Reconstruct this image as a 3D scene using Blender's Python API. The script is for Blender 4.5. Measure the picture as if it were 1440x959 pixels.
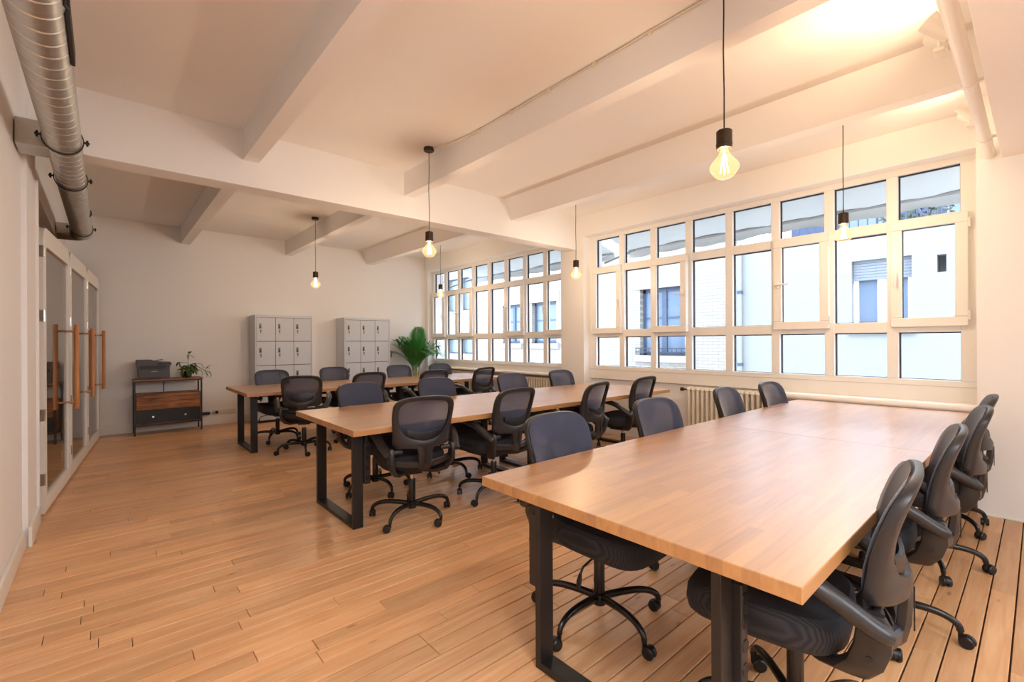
import bpy, bmesh, math, random
from mathutils import Vector, Matrix

for o in list(bpy.data.objects):
    bpy.data.objects.remove(o, do_unlink=True)
SC = bpy.context.scene
COL = SC.collection
R = math.radians
PI = math.pi

# ------------------------------------------------------------------ camera
AL = .8511
ROLL = -.005
cd = bpy.data.cameras.new('camera')
cd.sensor_width = 36
cd.lens = 651.88 / 1440 * 36
cd.shift_y = 2.04 / 1440
cd.clip_start = .02
cam = bpy.data.objects.new('camera', cd)
COL.objects.link(cam)
_r = Vector((math.sin(AL), -math.cos(AL), 0))
_f = Vector((math.cos(AL), math.sin(AL), 0))
_u = Vector((0, 0, 1))
_r2 = _r * math.cos(ROLL) + _u * math.sin(ROLL)
_u2 = _u * math.cos(ROLL) - _r * math.sin(ROLL)
cam.matrix_world = Matrix(((_r2.x, _u2.x, -_f.x, 0), (_r2.y, _u2.y, -_f.y, 0), (_r2.z, _u2.z, -_f.z, 1.3306), (0, 0, 0, 1)))
SC.camera = cam

# ------------------------------------------------------------------ world, view, big lights
SC.view_settings.view_transform = 'Standard'
SC.view_settings.look = 'None'
SC.view_settings.exposure = 0.0
SC.view_settings.gamma = 1.0
SC.view_settings.use_curve_mapping = False

SKY = 10.0
PENDANT_W = 19.5
SPOT_W = 20.0
FILL_W = 80.0
TILTED_FILL_W = 55.0
WARM = (1.0, .82, .68)
FILL_COL = (.88, .95, 1.0)

w = bpy.data.worlds.new('overcast_sky')
SC.world = w
w.use_nodes = True
nt = w.node_tree
nt.nodes['Background'].inputs['Color'].default_value = (.70, .83, 1.0, 1)
nt.nodes['Background'].inputs['Strength'].default_value = SKY


def area_light(name, loc, sx, sy, power, col, rot=(0, 0, 0), portal=False):
    l = bpy.data.lights.new(name, 'AREA')
    l.shape = 'RECTANGLE'
    l.size = sx
    l.size_y = sy
    l.energy = power
    l.color = col
    if portal:
        l.cycles.is_portal = True
    o = bpy.data.objects.new(name, l)
    o.location = loc
    o.rotation_euler = rot
    COL.objects.link(o)
    return o


# unseen fill lights added behind the camera: one facing down, one tilted back-left
area_light('overhead_fill_light', (.35, -1.1, 2.64), 1.0, 1.4, FILL_W, FILL_COL)
area_light('tilted_fill_light', (1.9, -2.6, 2.35), 1.2, .8, TILTED_FILL_W, FILL_COL, Vector((-.36, .92, -.12)).to_track_quat('-Z', 'Y').to_euler())

# ------------------------------------------------------------------ materials
def lin(c):
    return tuple(((x / 12.92) if x <= .04045 else ((x + .055) / 1.055) ** 2.4) for x in c)


def rgb(r, g, b):
    return lin((r / 255, g / 255, b / 255))


class NT:
    def __init__(s, name):
        s.m = bpy.data.materials.new(name)
        s.m.use_nodes = True
        s.t = s.m.node_tree
        s.b = s.t.nodes['Principled BSDF']
        s.out = s.t.nodes['Material Output']

    def n(s, typ, **kw):
        x = s.t.nodes.new(typ)
        for k, v in kw.items():
            if k in x.inputs:
                x.inputs[k].default_value = v
            else:
                setattr(x, k, v)
        return x

    def l(s, a, b):
        s.t.links.new(a, b)


def basic(name, col, rough=.5, metal=0., noise=0., nscale=8., bump=0., bscale=200., spec=.5):
    k = NT(name)
    b = k.b
    b.inputs['Base Color'].default_value = (*col, 1)
    b.inputs['Roughness'].default_value = rough
    b.inputs['Metallic'].default_value = metal
    b.inputs['Specular IOR Level'].default_value = spec
    tc = k.n('ShaderNodeTexCoord')
    if noise:
        nz = k.n('ShaderNodeTexNoise', Scale=nscale, Detail=4.)
        k.l(tc.outputs['Object'], nz.inputs['Vector'])
        mx = k.n('ShaderNodeMix', data_type='RGBA')
        mx.inputs[6].default_value = (*[c * (1 - noise) for c in col], 1)
        mx.inputs[7].default_value = (*[min(1, c * (1 + noise)) for c in col], 1)
        k.l(nz.outputs[0], mx.inputs[0])
        k.l(mx.outputs[2], b.inputs['Base Color'])
    if bump:
        nb = k.n('ShaderNodeTexNoise', Scale=bscale, Detail=2.)
        k.l(tc.outputs['Object'], nb.inputs['Vector'])
        bp = k.n('ShaderNodeBump', Strength=bump, Distance=.01)
        k.l(nb.outputs[0], bp.inputs['Height'])
        k.l(bp.outputs[0], b.inputs['Normal'])
    return k.m


def wood_floor():
    k = NT('floor_wood')
    tc = k.n('ShaderNodeTexCoord')
    at = k.n('ShaderNodeAttribute', attribute_name='pv')
    mul = k.n('ShaderNodeMath', operation='MULTIPLY')
    mul.inputs[1].default_value = 37.
    k.l(at.outputs['Fac'], mul.inputs[0])
    cmb = k.n('ShaderNodeCombineXYZ')
    k.l(mul.outputs[0], cmb.inputs[0])
    k.l(mul.outputs[0], cmb.inputs[2])
    add = k.n('ShaderNodeVectorMath', operation='ADD')
    k.l(tc.outputs['Object'], add.inputs[0])
    k.l(cmb.outputs[0], add.inputs[1])
    mp = k.n('ShaderNodeMapping')
    mp.inputs['Scale'].default_value = (1.2, 17, 1)
    k.l(add.outputs[0], mp.inputs['Vector'])
    nz = k.n('ShaderNodeTexNoise', Scale=1.6, Detail=6., Roughness=.6, Distortion=.6)
    k.l(mp.outputs[0], nz.inputs['Vector'])
    ramp = k.n('ShaderNodeValToRGB')
    ramp.color_ramp.elements[0].position = .28
    ramp.color_ramp.elements[0].color = (*rgb(218, 157, 106), 1)
    ramp.color_ramp.elements[1].position = .66
    ramp.color_ramp.elements[1].color = (*rgb(242, 193, 143), 1)
    k.l(nz.outputs[0], ramp.inputs[0])
    # tint per plank
    hs = k.n('ShaderNodeHueSaturation')
    mr = k.n('ShaderNodeMapRange')
    mr.inputs['To Min'].default_value = .86
    mr.inputs['To Max'].default_value = 1.12
    k.l(at.outputs['Fac'], mr.inputs['Value'])
    k.l(mr.outputs[0], hs.inputs['Value'])
    k.l(ramp.outputs[0], hs.inputs['Color'])
    # knots and stains
    mp2 = k.n('ShaderNodeMapping')
    mp2.inputs['Scale'].default_value = (2.2, 7, 1)
    k.l(add.outputs[0], mp2.inputs['Vector'])
    vz = k.n('ShaderNodeTexVoronoi', Scale=1.3)
    k.l(mp2.outputs[0], vz.inputs['Vector'])
    r2 = k.n('ShaderNodeValToRGB')
    r2.color_ramp.elements[0].position = .03
    r2.color_ramp.elements[0].color = (.35, .25, .18, 1)
    r2.color_ramp.elements[1].position = .10
    r2.color_ramp.elements[1].color = (1, 1, 1, 1)
    k.l(vz.outputs['Distance'], r2.inputs[0])
    big = k.n('ShaderNodeTexNoise', Scale=.9, Detail=3.)
    k.l(tc.outputs['Object'], big.inputs['Vector'])
    r3 = k.n('ShaderNodeValToRGB')
    r3.color_ramp.elements[0].position = .3
    r3.color_ramp.elements[0].color = (.86, .82, .80, 1)
    r3.color_ramp.elements[1].position = .6
    r3.color_ramp.elements[1].color = (1, 1, 1, 1)
    k.l(big.outputs[0], r3.inputs[0])
    m1 = k.n('ShaderNodeMix', data_type='RGBA', blend_type='MULTIPLY')
    m1.inputs[0].default_value = .75
    k.l(hs.outputs[0], m1.inputs[6])
    k.l(r2.outputs[0], m1.inputs[7])
    m2 = k.n('ShaderNodeMix', data_type='RGBA', blend_type='MULTIPLY')
    m2.inputs[0].default_value = 1.
    k.l(m1.outputs[2], m2.inputs[6])
    k.l(r3.outputs[0], m2.inputs[7])
    k.l(m2.outputs[2], k.b.inputs['Base Color'])
    k.b.inputs['Roughness'].default_value = .34
    k.b.inputs['Specular IOR Level'].default_value = .55
    bp = k.n('ShaderNodeBump', Strength=.12, Distance=.004)
    k.l(nz.outputs[0], bp.inputs['Height'])
    k.l(bp.outputs[0], k.b.inputs['Normal'])
    return k.m


def table_wood():
    k = NT('table_wood')
    tc = k.n('ShaderNodeTexCoord')
    br = k.n('ShaderNodeTexBrick', offset=.37, squash=1.)
    br.inputs['Scale'].default_value = 1.
    br.inputs['Mortar Size'].default_value = 0.
    br.inputs['Brick Width'].default_value = .46
    br.inputs['Row Height'].default_value = .047
    br.inputs['Color1'].default_value = (*rgb(208, 148, 86), 1)
    br.inputs['Color2'].default_value = (*rgb(166, 110, 64), 1)
    k.l(tc.outputs['Object'], br.inputs['Vector'])
    mp = k.n('ShaderNodeMapping')
    mp.inputs['Scale'].default_value = (1.4, 22, 8)
    k.l(tc.outputs['Object'], mp.inputs['Vector'])
    nz = k.n('ShaderNodeTexNoise', Scale=2., Detail=6., Distortion=.8)
    k.l(mp.outputs[0], nz.inputs['Vector'])
    rp = k.n('ShaderNodeValToRGB')
    rp.color_ramp.elements[0].position = .3
    rp.color_ramp.elements[0].color = (.78, .74, .70, 1)
    rp.color_ramp.elements[1].position = .62
    rp.color_ramp.elements[1].color = (1, 1, 1, 1)
    k.l(nz.outputs[0], rp.inputs[0])
    mp2 = k.n('ShaderNodeMapping')
    mp2.inputs['Scale'].default_value = (1.2, 4, 4)
    k.l(tc.outputs['Object'], mp2.inputs['Vector'])
    n2 = k.n('ShaderNodeTexNoise', Scale=1.3, Detail=3.)
    k.l(mp2.outputs[0], n2.inputs['Vector'])
    mx0 = k.n('ShaderNodeMix', data_type='RGBA')
    mx0.inputs[7].default_value = (*rgb(192, 140, 86), 1)
    k.l(n2.outputs[0], mx0.inputs[0])
    k.l(br.outputs[0], mx0.inputs[6])
    mx = k.n('ShaderNodeMix', data_type='RGBA', blend_type='MULTIPLY')
    mx.inputs[0].default_value = .8
    k.l(mx0.outputs[2], mx.inputs[6])
    k.l(rp.outputs[0], mx.inputs[7])
    k.l(mx.outputs[2], k.b.inputs['Base Color'])
    k.b.inputs['Roughness'].default_value = .38
    k.b.inputs['Coat Weight'].default_value = .9
    k.b.inputs['Coat Roughness'].default_value = .34
    k.b.inputs['Coat IOR'].default_value = 1.7
    return k.m


def grain_wood(name, c1, c2, scale=(1.5, 20, 20), rough=.5):
    k = NT(name)
    tc = k.n('ShaderNodeTexCoord')
    mp = k.n('ShaderNodeMapping')
    mp.inputs['Scale'].default_value = scale
    k.l(tc.outputs['Object'], mp.inputs['Vector'])
    nz = k.n('ShaderNodeTexNoise', Scale=2., Detail=6., Distortion=1.)
    k.l(mp.outputs[0], nz.inputs['Vector'])
    rp = k.n('ShaderNodeValToRGB')
    rp.color_ramp.elements[0].position = .32
    rp.color_ramp.elements[0].color = (*c1, 1)
    rp.color_ramp.elements[1].position = .66
    rp.color_ramp.elements[1].color = (*c2, 1)
    k.l(nz.outputs[0], rp.inputs[0])
    k.l(rp.outputs[0], k.b.inputs['Base Color'])
    k.b.inputs['Roughness'].default_value = rough
    return k.m


def glass(name, tint=(1, 1, 1), refl=.06, rough=0.):
    k = NT(name)
    tr = k.n('ShaderNodeBsdfTransparent')
    tr.inputs[0].default_value = (*tint, 1)
    gl = k.n('ShaderNodeBsdfGlossy')
    gl.inputs['Roughness'].default_value = rough
    lw = k.n('ShaderNodeLayerWeight', Blend=.5)
    pw = k.n('ShaderNodeMath', operation='POWER')
    pw.inputs[1].default_value = 5.
    k.l(lw.outputs['Facing'], pw.inputs[0])
    ad = k.n('ShaderNodeMath', operation='MULTIPLY_ADD', use_clamp=True)
    ad.inputs[1].default_value = .6
    ad.inputs[2].default_value = refl + .02
    k.l(pw.outputs[0], ad.inputs[0])
    mx = k.n('ShaderNodeMixShader')
    k.l(ad.outputs[0], mx.inputs[0])
    k.l(tr.outputs[0], mx.inputs[1])
    k.l(gl.outputs[0], mx.inputs[2])
    k.l(mx.outputs[0], k.out.inputs[0])
    return k.m


def bulb_glass():
    k = NT('amber_bulb_glass')
    tr = k.n('ShaderNodeBsdfTransparent')
    tr.inputs[0].default_value = (1, .92, .76, 1)
    gl = k.n('ShaderNodeBsdfGlossy')
    gl.inputs['Roughness'].default_value = .05
    lw = k.n('ShaderNodeLayerWeight', Blend=.5)
    pw = k.n('ShaderNodeMath', operation='POWER')
    pw.inputs[1].default_value = 3.
    k.l(lw.outputs['Facing'], pw.inputs[0])
    mx = k.n('ShaderNodeMixShader')
    k.l(pw.outputs[0], mx.inputs[0])
    k.l(tr.outputs[0], mx.inputs[1])
    k.l(gl.outputs[0], mx.inputs[2])
    em = k.n('ShaderNodeEmission', Strength=.35)
    em.inputs[0].default_value = (1, .70, .34, 1)
    ad = k.n('ShaderNodeAddShader')
    k.l(mx.outputs[0], ad.inputs[0])
    k.l(em.outputs[0], ad.inputs[1])
    k.l(ad.outputs[0], k.out.inputs[0])
    return k.m


def emit(name, col, s):
    k = NT(name)
    em = k.n('ShaderNodeEmission', Strength=s)
    em.inputs[0].default_value = (*col, 1)
    k.l(em.outputs[0], k.out.inputs[0])
    return k.m


def mesh_fabric(name, col, clear):
    k = NT(name)
    tc = k.n('ShaderNodeTexCoord')
    wv = k.n('ShaderNodeTexChecker', Scale=420.)
    k.l(tc.outputs['Object'], wv.inputs['Vector'])
    k.b.inputs['Base Color'].default_value = (*col, 1)
    k.b.inputs['Roughness'].default_value = .75
    k.b.inputs['Sheen Weight'].default_value = .5
    k.b.inputs['Sheen Roughness'].default_value = .35
    bp = k.n('ShaderNodeBump', Strength=.15, Distance=.002)
    k.l(wv.outputs['Fac'], bp.inputs['Height'])
    k.l(bp.outputs[0], k.b.inputs['Normal'])
    if clear:
        tr = k.n('ShaderNodeBsdfTransparent')
        mx = k.n('ShaderNodeMixShader', Fac=1 - clear)
        mx.inputs[0].default_value = 1 - clear
        k.l(tr.outputs[0], mx.inputs[1])
        k.l(k.b.outputs[0], mx.inputs[2])
        k.l(mx.outputs[0], k.out.inputs[0])
    return k.m


def seat_fabric():
    k = NT('seat_fabric')
    tc = k.n('ShaderNodeTexCoord')
    wv = k.n('ShaderNodeTexWave', Scale=42., wave_type='BANDS', bands_direction='X')
    k.l(tc.outputs['Object'], wv.inputs['Vector'])
    rp = k.n('ShaderNodeValToRGB')
    rp.color_ramp.elements[0].color = (.010, .010, .014, 1)
    rp.color_ramp.elements[1].color = (.030, .031, .040, 1)
    k.l(wv.outputs[0], rp.inputs[0])
    k.l(rp.outputs[0], k.b.inputs['Base Color'])
    k.b.inputs['Roughness'].default_value = .8
    bp = k.n('ShaderNodeBump', Strength=.1, Distance=.002)
    k.l(wv.outputs[0], bp.inputs['Height'])
    k.l(bp.outputs[0], k.b.inputs['Normal'])
    return k.m


def brick_wall():
    k = NT('pale_brick')
    tc = k.n('ShaderNodeTexCoord')
    mp = k.n('ShaderNodeMapping')
    mp.inputs['Rotation'].default_value = (0, R(90), R(90))
    sep = k.n('ShaderNodeSeparateXYZ')
    k.l(tc.outputs['Object'], sep.inputs[0])
    cb = k.n('ShaderNodeCombineXYZ')
    k.l(sep.outputs['Y'], cb.inputs[0])
    k.l(sep.outputs['Z'], cb.inputs[1])
    br = k.n('ShaderNodeTexBrick')
    br.inputs['Scale'].default_value = 1.
    br.inputs['Brick Width'].default_value = .23
    br.inputs['Row Height'].default_value = .072
    br.inputs['Mortar Size'].default_value = .008
    br.inputs['Color1'].default_value = (*rgb(140, 134, 124), 1)
    br.inputs['Color2'].default_value = (*rgb(131, 123, 111), 1)
    br.inputs['Mortar'].default_value = (*rgb(115, 109, 101), 1)
    k.l(cb.outputs[0], br.inputs['Vector'])
    k.l(br.outputs[0], k.b.inputs['Base Color'])
    k.b.inputs['Roughness'].default_value = .85
    bp = k.n('ShaderNodeBump', Strength=.4, Distance=.01, invert=True)
    k.l(br.outputs['Fac'], bp.inputs['Height'])
    k.l(bp.outputs[0], k.b.inputs['Normal'])
    return k.m


def canvas():
    k = NT('pale_awning_canvas')
    k.b.inputs['Base Color'].default_value = (*rgb(196, 196, 194), 1)
    k.b.inputs['Roughness'].default_value = .9
    tl = k.n('ShaderNodeBsdfTranslucent')
    tl.inputs[0].default_value = (*rgb(190, 188, 182), 1)
    mx = k.n('ShaderNodeMixShader')
    mx.inputs[0].default_value = .36
    k.l(k.b.outputs[0], mx.inputs[1])
    k.l(tl.outputs[0], mx.inputs[2])
    k.l(mx.outputs[0], k.out.inputs[0])
    return k.m


def brushed():
    k = NT('galvanised_steel')
    tc = k.n('ShaderNodeTexCoord')
    nz = k.n('ShaderNodeTexNoise', Scale=9., Detail=4.)
    mp = k.n('ShaderNodeMapping')
    mp.inputs['Scale'].default_value = (1, 6, 1)
    k.l(tc.outputs['Object'], mp.inputs['Vector'])
    k.l(mp.outputs[0], nz.inputs['Vector'])
    rp = k.n('ShaderNodeValToRGB')
    rp.color_ramp.elements[0].color = (.42, .41, .39, 1)
    rp.color_ramp.elements[1].color = (.62, .60, .57, 1)
    k.l(nz.outputs[0], rp.inputs[0])
    k.l(rp.outputs[0], k.b.inputs['Base Color'])
    k.b.inputs['Metallic'].default_value = .9
    k.b.inputs['Roughness'].default_value = .38
    return k.m


M = dict(
    wall=basic('white_wall_paint', rgb(243, 239, 235), .7, noise=.015, nscale=2., bump=.05, bscale=60.),
    ceil=basic('white_ceiling_paint', rgb(242, 237, 233), .75, noise=.015, nscale=1.5, bump=.05, bscale=50.),
    trim=basic('white_trim_paint', rgb(240, 234, 226), .45, noise=.01),
    pvc=basic('white_window_plastic', rgb(240, 236, 230), .35),
    gasket=basic('dark_window_gasket', rgb(40, 42, 52), .6),
    navy=basic('navy_recess_paint', rgb(34, 42, 60), .8),
    sub=basic('dark_joint', rgb(58, 34, 20), .9),
    floor=wood_floor(),
    table=table_wood(),
    steel_black=basic('black_powder_coated_steel', rgb(34, 30, 29), .42, noise=.05, spec=.5),
    plastic=basic('black_chair_plastic', rgb(42, 39, 40), .36, bump=.05, bscale=400.),
    plastic_dk=basic('deep_black_plastic', rgb(26, 24, 25), .4),
    base_metal=basic('glossy_black_metal', rgb(24, 22, 23), .26),
    chrome=basic('chrome', (.7, .7, .7), .15, 1.),
    mesh=mesh_fabric('chair_mesh', rgb(50, 55, 76), .14),
    seat=seat_fabric(),
    glass=glass('window_glass', (.97, .985, 1), .0),
    booth_glass=glass('booth_glass', (.86, .83, .80), .30),
    bulb=bulb_glass(),
    filament=emit('filament_glow', (1, .72, .38), 120),
    led=emit('lamp_glow', (1, .74, .45), 12),
    bronze=basic('dark_bronze_holder', rgb(66, 52, 40), .35, .6, noise=.15, nscale=30.),
    cord=basic('dark_cord', rgb(48, 40, 36), .7),
    duct=brushed(),
    rubber=basic('black_rubber', rgb(30, 27, 26), .6),
    locker=basic('light_grey_locker_paint', rgb(204, 207, 213), .4, noise=.02),
    pewter=basic('pewter_metal', rgb(120, 114, 106), .35, .8),
    locker_dk=basic('locker_shadow_gap', rgb(120, 116, 112), .6),
    plywood=grain_wood('plywood_edge', rgb(140, 108, 66), rgb(172, 138, 90), (20, 20, 1.5)),
    handle=grain_wood('oiled_wood_handle', rgb(186, 118, 66), rgb(214, 148, 92), (14, 14, 1.2)),
    felt=basic('grey_booth_felt', rgb(205, 188, 168), .95, noise=.05, nscale=40.),
    walnut=grain_wood('rustic_brown_wood', rgb(92, 52, 26), rgb(176, 112, 62), (1.6, 9, 14), .5),
    printer=basic('dark_grey_printer_plastic', rgb(84, 82, 88), .5),
    printer_dk=basic('printer_black', rgb(22, 20, 20), .4),
    print_mark=basic('pale_print', rgb(200, 196, 190), .6),
    leaf=basic('green_leaf', rgb(66, 92, 40), .45, noise=.25, nscale=18.),
    palm=basic('palm_green', rgb(58, 128, 54), .45, noise=.3, nscale=12.),
    stem=basic('pale_stem', rgb(150, 160, 100), .5, noise=.15),
    pot=basic('dark_pot', rgb(46, 44, 42), .5),
    pot_wh=basic('white_ceramic_pot', rgb(226, 222, 218), .35),
    soil=basic('soil', rgb(60, 42, 30), .95, noise=.3, nscale=60.),
    radiator=basic('cream_radiator_enamel', rgb(236, 226, 208), .35),
    brick=brick_wall(),
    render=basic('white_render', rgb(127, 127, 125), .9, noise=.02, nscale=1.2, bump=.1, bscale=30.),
    stone=basic('pale_stone', rgb(135, 133, 129), .8, noise=.04),
    ext_frame=basic('blue_grey_window_frame', rgb(54, 64, 81), .5),
    ext_glass=basic('far_window_glass', rgb(93, 106, 123), .2, spec=.4),
    shutter=basic('pale_roller_shutter', rgb(107, 110, 115), .6),
    rail=basic('grey_iron_railing', rgb(39, 44, 59), .5),
    far_dark=basic('slate_blue_facade', rgb(60, 70, 93), .8, noise=.15, nscale=1.5),
    far_leaf=basic('far_foliage', rgb(47, 62, 44), .7, noise=.3, nscale=6.),
    awning=canvas(),
    ground=basic('courtyard_ground', rgb(119, 117, 115), .9),
    conduit=basic('ivory_cable', rgb(226, 210, 188), .5),
    outlet=basic('outlet_plastic', rgb(234, 222, 204), .4),
)


# ------------------------------------------------------------------ mesh builder
class MB:
    def __init__(s):
        s.v = []
        s.f = []

    def add(s, vs, fs):
        o = len(s.v)
        s.v += [tuple(p) for p in vs]
        s.f += [tuple(i + o for i in f) for f in fs]
        return s

    def box(s, x0, x1, y0, y1, z0, z1, bev=0.):
        if x0 > x1: x0, x1 = x1, x0
        if y0 > y1: y0, y1 = y1, y0
        if z0 > z1: z0, z1 = z1, z0
        if bev <= 0:
            vs = [(x, y, z) for z in (z0, z1) for y in (y0, y1) for x in (x0, x1)]
            s.add(vs, [(0, 2, 3, 1), (4, 5, 7, 6), (0, 1, 5, 4), (2, 6, 7, 3), (0, 4, 6, 2), (1, 3, 7, 5)])
        else:
            bm = bmesh.new()
            bmesh.ops.create_cube(bm, size=1)
            for q in bm.verts:
                q.co = Vector(((x0 + x1) / 2 + q.co.x * (x1 - x0), (y0 + y1) / 2 + q.co.y * (y1 - y0), (z0 + z1) / 2 + q.co.z * (z1 - z0)))
            bmesh.ops.bevel(bm, geom=bm.edges[:], offset=bev, segments=2, affect='EDGES', profile=.5)
            bm.verts.index_update()
            s.add([q.co for q in bm.verts], [[q.index for q in f.verts] for f in bm.faces])
            bm.free()
        return s

    def loft(s, rings, cap=True, closed=True, loop=False):
        n = len(rings[0])
        o = []
        vs = []
        for r in rings:
            vs += r
        fs = []
        m = len(rings)
        rng = range(m if loop else m - 1)
        for i in rng:
            j = (i + 1) % m
            for k in range(n if closed else n - 1):
                k2 = (k + 1) % n
                fs.append((i * n + k, i * n + k2, j * n + k2, j * n + k))
        if cap and not loop:
            fs.append(tuple(range(n - 1, -1, -1)))
            fs.append(tuple((m - 1) * n + k for k in range(n)))
        return s.add(vs, fs)

    def tube(s, path, rad, n=8, cap=True, flat=1.0, up=(0, 0, 1)):
        P = [Vector(p) for p in path]
        rr = rad if isinstance(rad, (list, tuple)) else [rad] * len(P)
        rings = []
        prev = None
        for i, p in enumerate(P):
            t = (P[min(i + 1, len(P) - 1)] - P[max(i - 1, 0)]).normalized()
            a = Vector(up) if prev is None else prev
            if abs(a.dot(t)) > .98:
                a = Vector((1, 0, 0)) if abs(t.x) < .9 else Vector((0, 1, 0))
            x = (a - t * a.dot(t)).normalized()
            y = t.cross(x)
            prev = x
            r = rr[i]
            rings.append([tuple(p + x * (math.cos(2 * PI * k / n) * r * flat) + y * (math.sin(2 * PI * k / n) * r)) for k in range(n)])
        return s.loft(rings, cap)

    def lathe(s, prof, cx=0, cy=0, cz=0, n=16, axis='z'):
        rings = []
        for (r, h) in prof:
            ring = []
            for k in range(n):
                a = 2 * PI * k / n
                x, y = math.cos(a) * r, math.sin(a) * r
                if axis == 'z': p = (cx + x, cy + y, cz + h)
                elif axis == 'x': p = (cx + h, cy + x, cz + y)
                else: p = (cx + x, cy + h, cz + y)
                ring.append(p)
            rings.append(ring)
        return s.loft(rings, True)

    def prism(s, poly, d0, d1, axis='y'):
        def mk(u, v, d):
            return {'y': (u, d, v), 'x': (d, u, v), 'z': (u, v, d)}[axis]
        return s.loft([[mk(u, v, d0) for u, v in poly], [mk(u, v, d1) for u, v in poly]], True)

    def build(s, name, mat, parent=None, smooth=False, loc=None, fix=True):
        me = bpy.data.meshes.new(name)
        me.from_pydata(s.v, [], s.f)
        if fix:
            bm = bmesh.new()
            bm.from_mesh(me)
            bmesh.ops.recalc_face_normals(bm, faces=bm.faces[:])
            bm.to_mesh(me)
            bm.free()
        me.update()
        if smooth:
            me.polygons.foreach_set('use_smooth', [True] * len(me.polygons))
            try:
                me.set_sharp_from_angle(angle=R(38))
            except Exception:
                pass
        me.materials.append(mat)
        o = bpy.data.objects.new(name, me)
        COL.objects.link(o)
        if parent is not None:
            o.parent = parent
        if loc is not None:
            o.location = loc
        return o


def tag(o, label=None, cat=None, group=None, kind=None):
    if label: o['label'] = label
    if cat: o['category'] = cat
    if group: o['group'] = group
    if kind: o['kind'] = kind
    return o


def thing(name, label, cat, loc=(0, 0, 0), rz=0, group=None):
    o = bpy.data.objects.new(name, None)
    o.empty_display_size = .1
    COL.objects.link(o)
    o.location = loc
    o.rotation_euler = (0, 0, rz)
    return tag(o, label, cat, group)


def struct(name, mb, mat, parent=None, smooth=False):
    o = mb.build(name, mat, parent, smooth)
    if parent is None:
        o['kind'] = 'structure'
    return o


def copy_tree(o, parent=None):
    c = o.copy()
    COL.objects.link(c)
    c.parent = parent
    for ch in o.children:
        copy_tree(ch, c)
    return c


def catmull(P, n):
    out = []
    for i in range(len(P) - 1):
        p0 = Vector(P[max(i - 1, 0)]); p1 = Vector(P[i]); p2 = Vector(P[i + 1]); p3 = Vector(P[min(i + 2, len(P) - 1)])
        for k in range(n):
            t = k / n
            out.append(.5 * ((2 * p1) + (p2 - p0) * t + (2 * p0 - 5 * p1 + 4 * p2 - p3) * t * t + (3 * p1 - p0 - 3 * p2 + p3) * t ** 3))
    out.append(Vector(P[-1]))
    return out


def interp(tab, x):
    if x <= tab[0][0]: return tab[0][1]
    for (a, b), (c, d) in zip(tab, tab[1:]):
        if x <= c: return b + (d - b) * (x - a) / (c - a)
    return tab[-1][1]


# ------------------------------------------------------------------ room shell
XL, XW, YB, YF, ZC = -.415, 5.5, 9.03, -6.0, 3.19
random.seed(7)

fl = struct('floor', MB().box(-1.75, 5.7, YF - .1, YB + .1, -.12, -.012), M['sub'])
# planks: the 300 that show largest are parts, the rest one joined part
PW = .0945
planks = []
row0 = int((YF - .087) / PW) - 1
for r in range(row0, int((YB - .087) / PW) + 1):
    y0 = .087 + r * PW
    y1 = y0 + PW
    y0 = max(y0, YF); y1 = min(y1, YB)
    if y1 - y0 < .01: continue
    x = -1.7 - random.random() * 1.2
    while x < 5.5:
        ln = random.choice((.62, .85, 1.1, 1.45, 1.9, 2.3)) * random.uniform(.9, 1.1)
        xa, xb = max(x, -1.7), min(x + ln, 5.5)
        if xb - xa > .05:
            planks.append((xa, xb, y0, y1, random.random()))
        x += ln


def visible_share(p):
    best = 0
    for t in (.1, .3, .5, .7, .9):
        X = p[0] + (p[1] - p[0]) * t; Y = (p[2] + p[3]) / 2
        d = X * math.cos(AL) + Y * math.sin(AL)
        if d < .8: continue
        u = 720 + 651.9 * (X * math.sin(AL) - Y * math.cos(AL)) / d
        v = 481.5 + 651.9 * 1.33 / d
        if 0 < u < 1440 and v < 959 and X > XL:
            best += (p[1] - p[0]) / 5 / d ** 3
    return best


planks.sort(key=visible_share, reverse=True)


def plank_geo(mb, p, pv):
    x0, x1, y0, y1, q = p
    g = .0030 if y0 < 2.2 else .0017
    x0 += .0012; x1 -= .0012; y0 += g; y1 -= g
    zt = -.0012 * random.random()
    c = .0018
    n0 = len(mb.f)
    mb.add([(x0, y0, -.012), (x1, y0, -.012), (x1, y1, -.012), (x0, y1, -.012),
            (x0, y0, zt - c), (x1, y0, zt - c), (x1, y1, zt - c), (x0, y1, zt - c),
            (x0 + c, y0 + c, zt), (x1 - c, y0 + c, zt), (x1 - c, y1 - c, zt), (x0 + c, y1 - c, zt)],
           [(0, 1, 5, 4), (1, 2, 6, 5), (2, 3, 7, 6), (3, 0, 4, 7), (4, 5, 9, 8), (5, 6, 10, 9), (6, 7, 11, 10), (7, 4, 8, 11), (8, 9, 10, 11)])
    pv += [q] * (len(mb.f) - n0)


def set_pv(o, vals):
    a = o.data.attributes.new('pv', 'FLOAT', 'FACE')
    a.data.foreach_set('value', vals)


rest = MB(); rest_pv = []
for i, p in enumerate(planks):
    if i < 300:
        mb = MB(); pv = []
        plank_geo(mb, p, pv)
        o = mb.build('plank', M['floor'], fl, fix=False)
        set_pv(o, pv)
    else:
        plank_geo(rest, p, rest_pv)
o = rest.build('floorboards', M['floor'], fl, fix=False)
set_pv(o, rest_pv)
o['kind'] = 'stuff'

struct('ceiling', MB().box(-1.75, 5.75, YF - .1, YB + .15, ZC, ZC + .15), M['ceil'])
# main cross beam
struct('ceiling_beam', MB().box(XL, 5.5, 4.575, 4.80, 2.71, ZC + .01, .004), M['ceil'])
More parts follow.
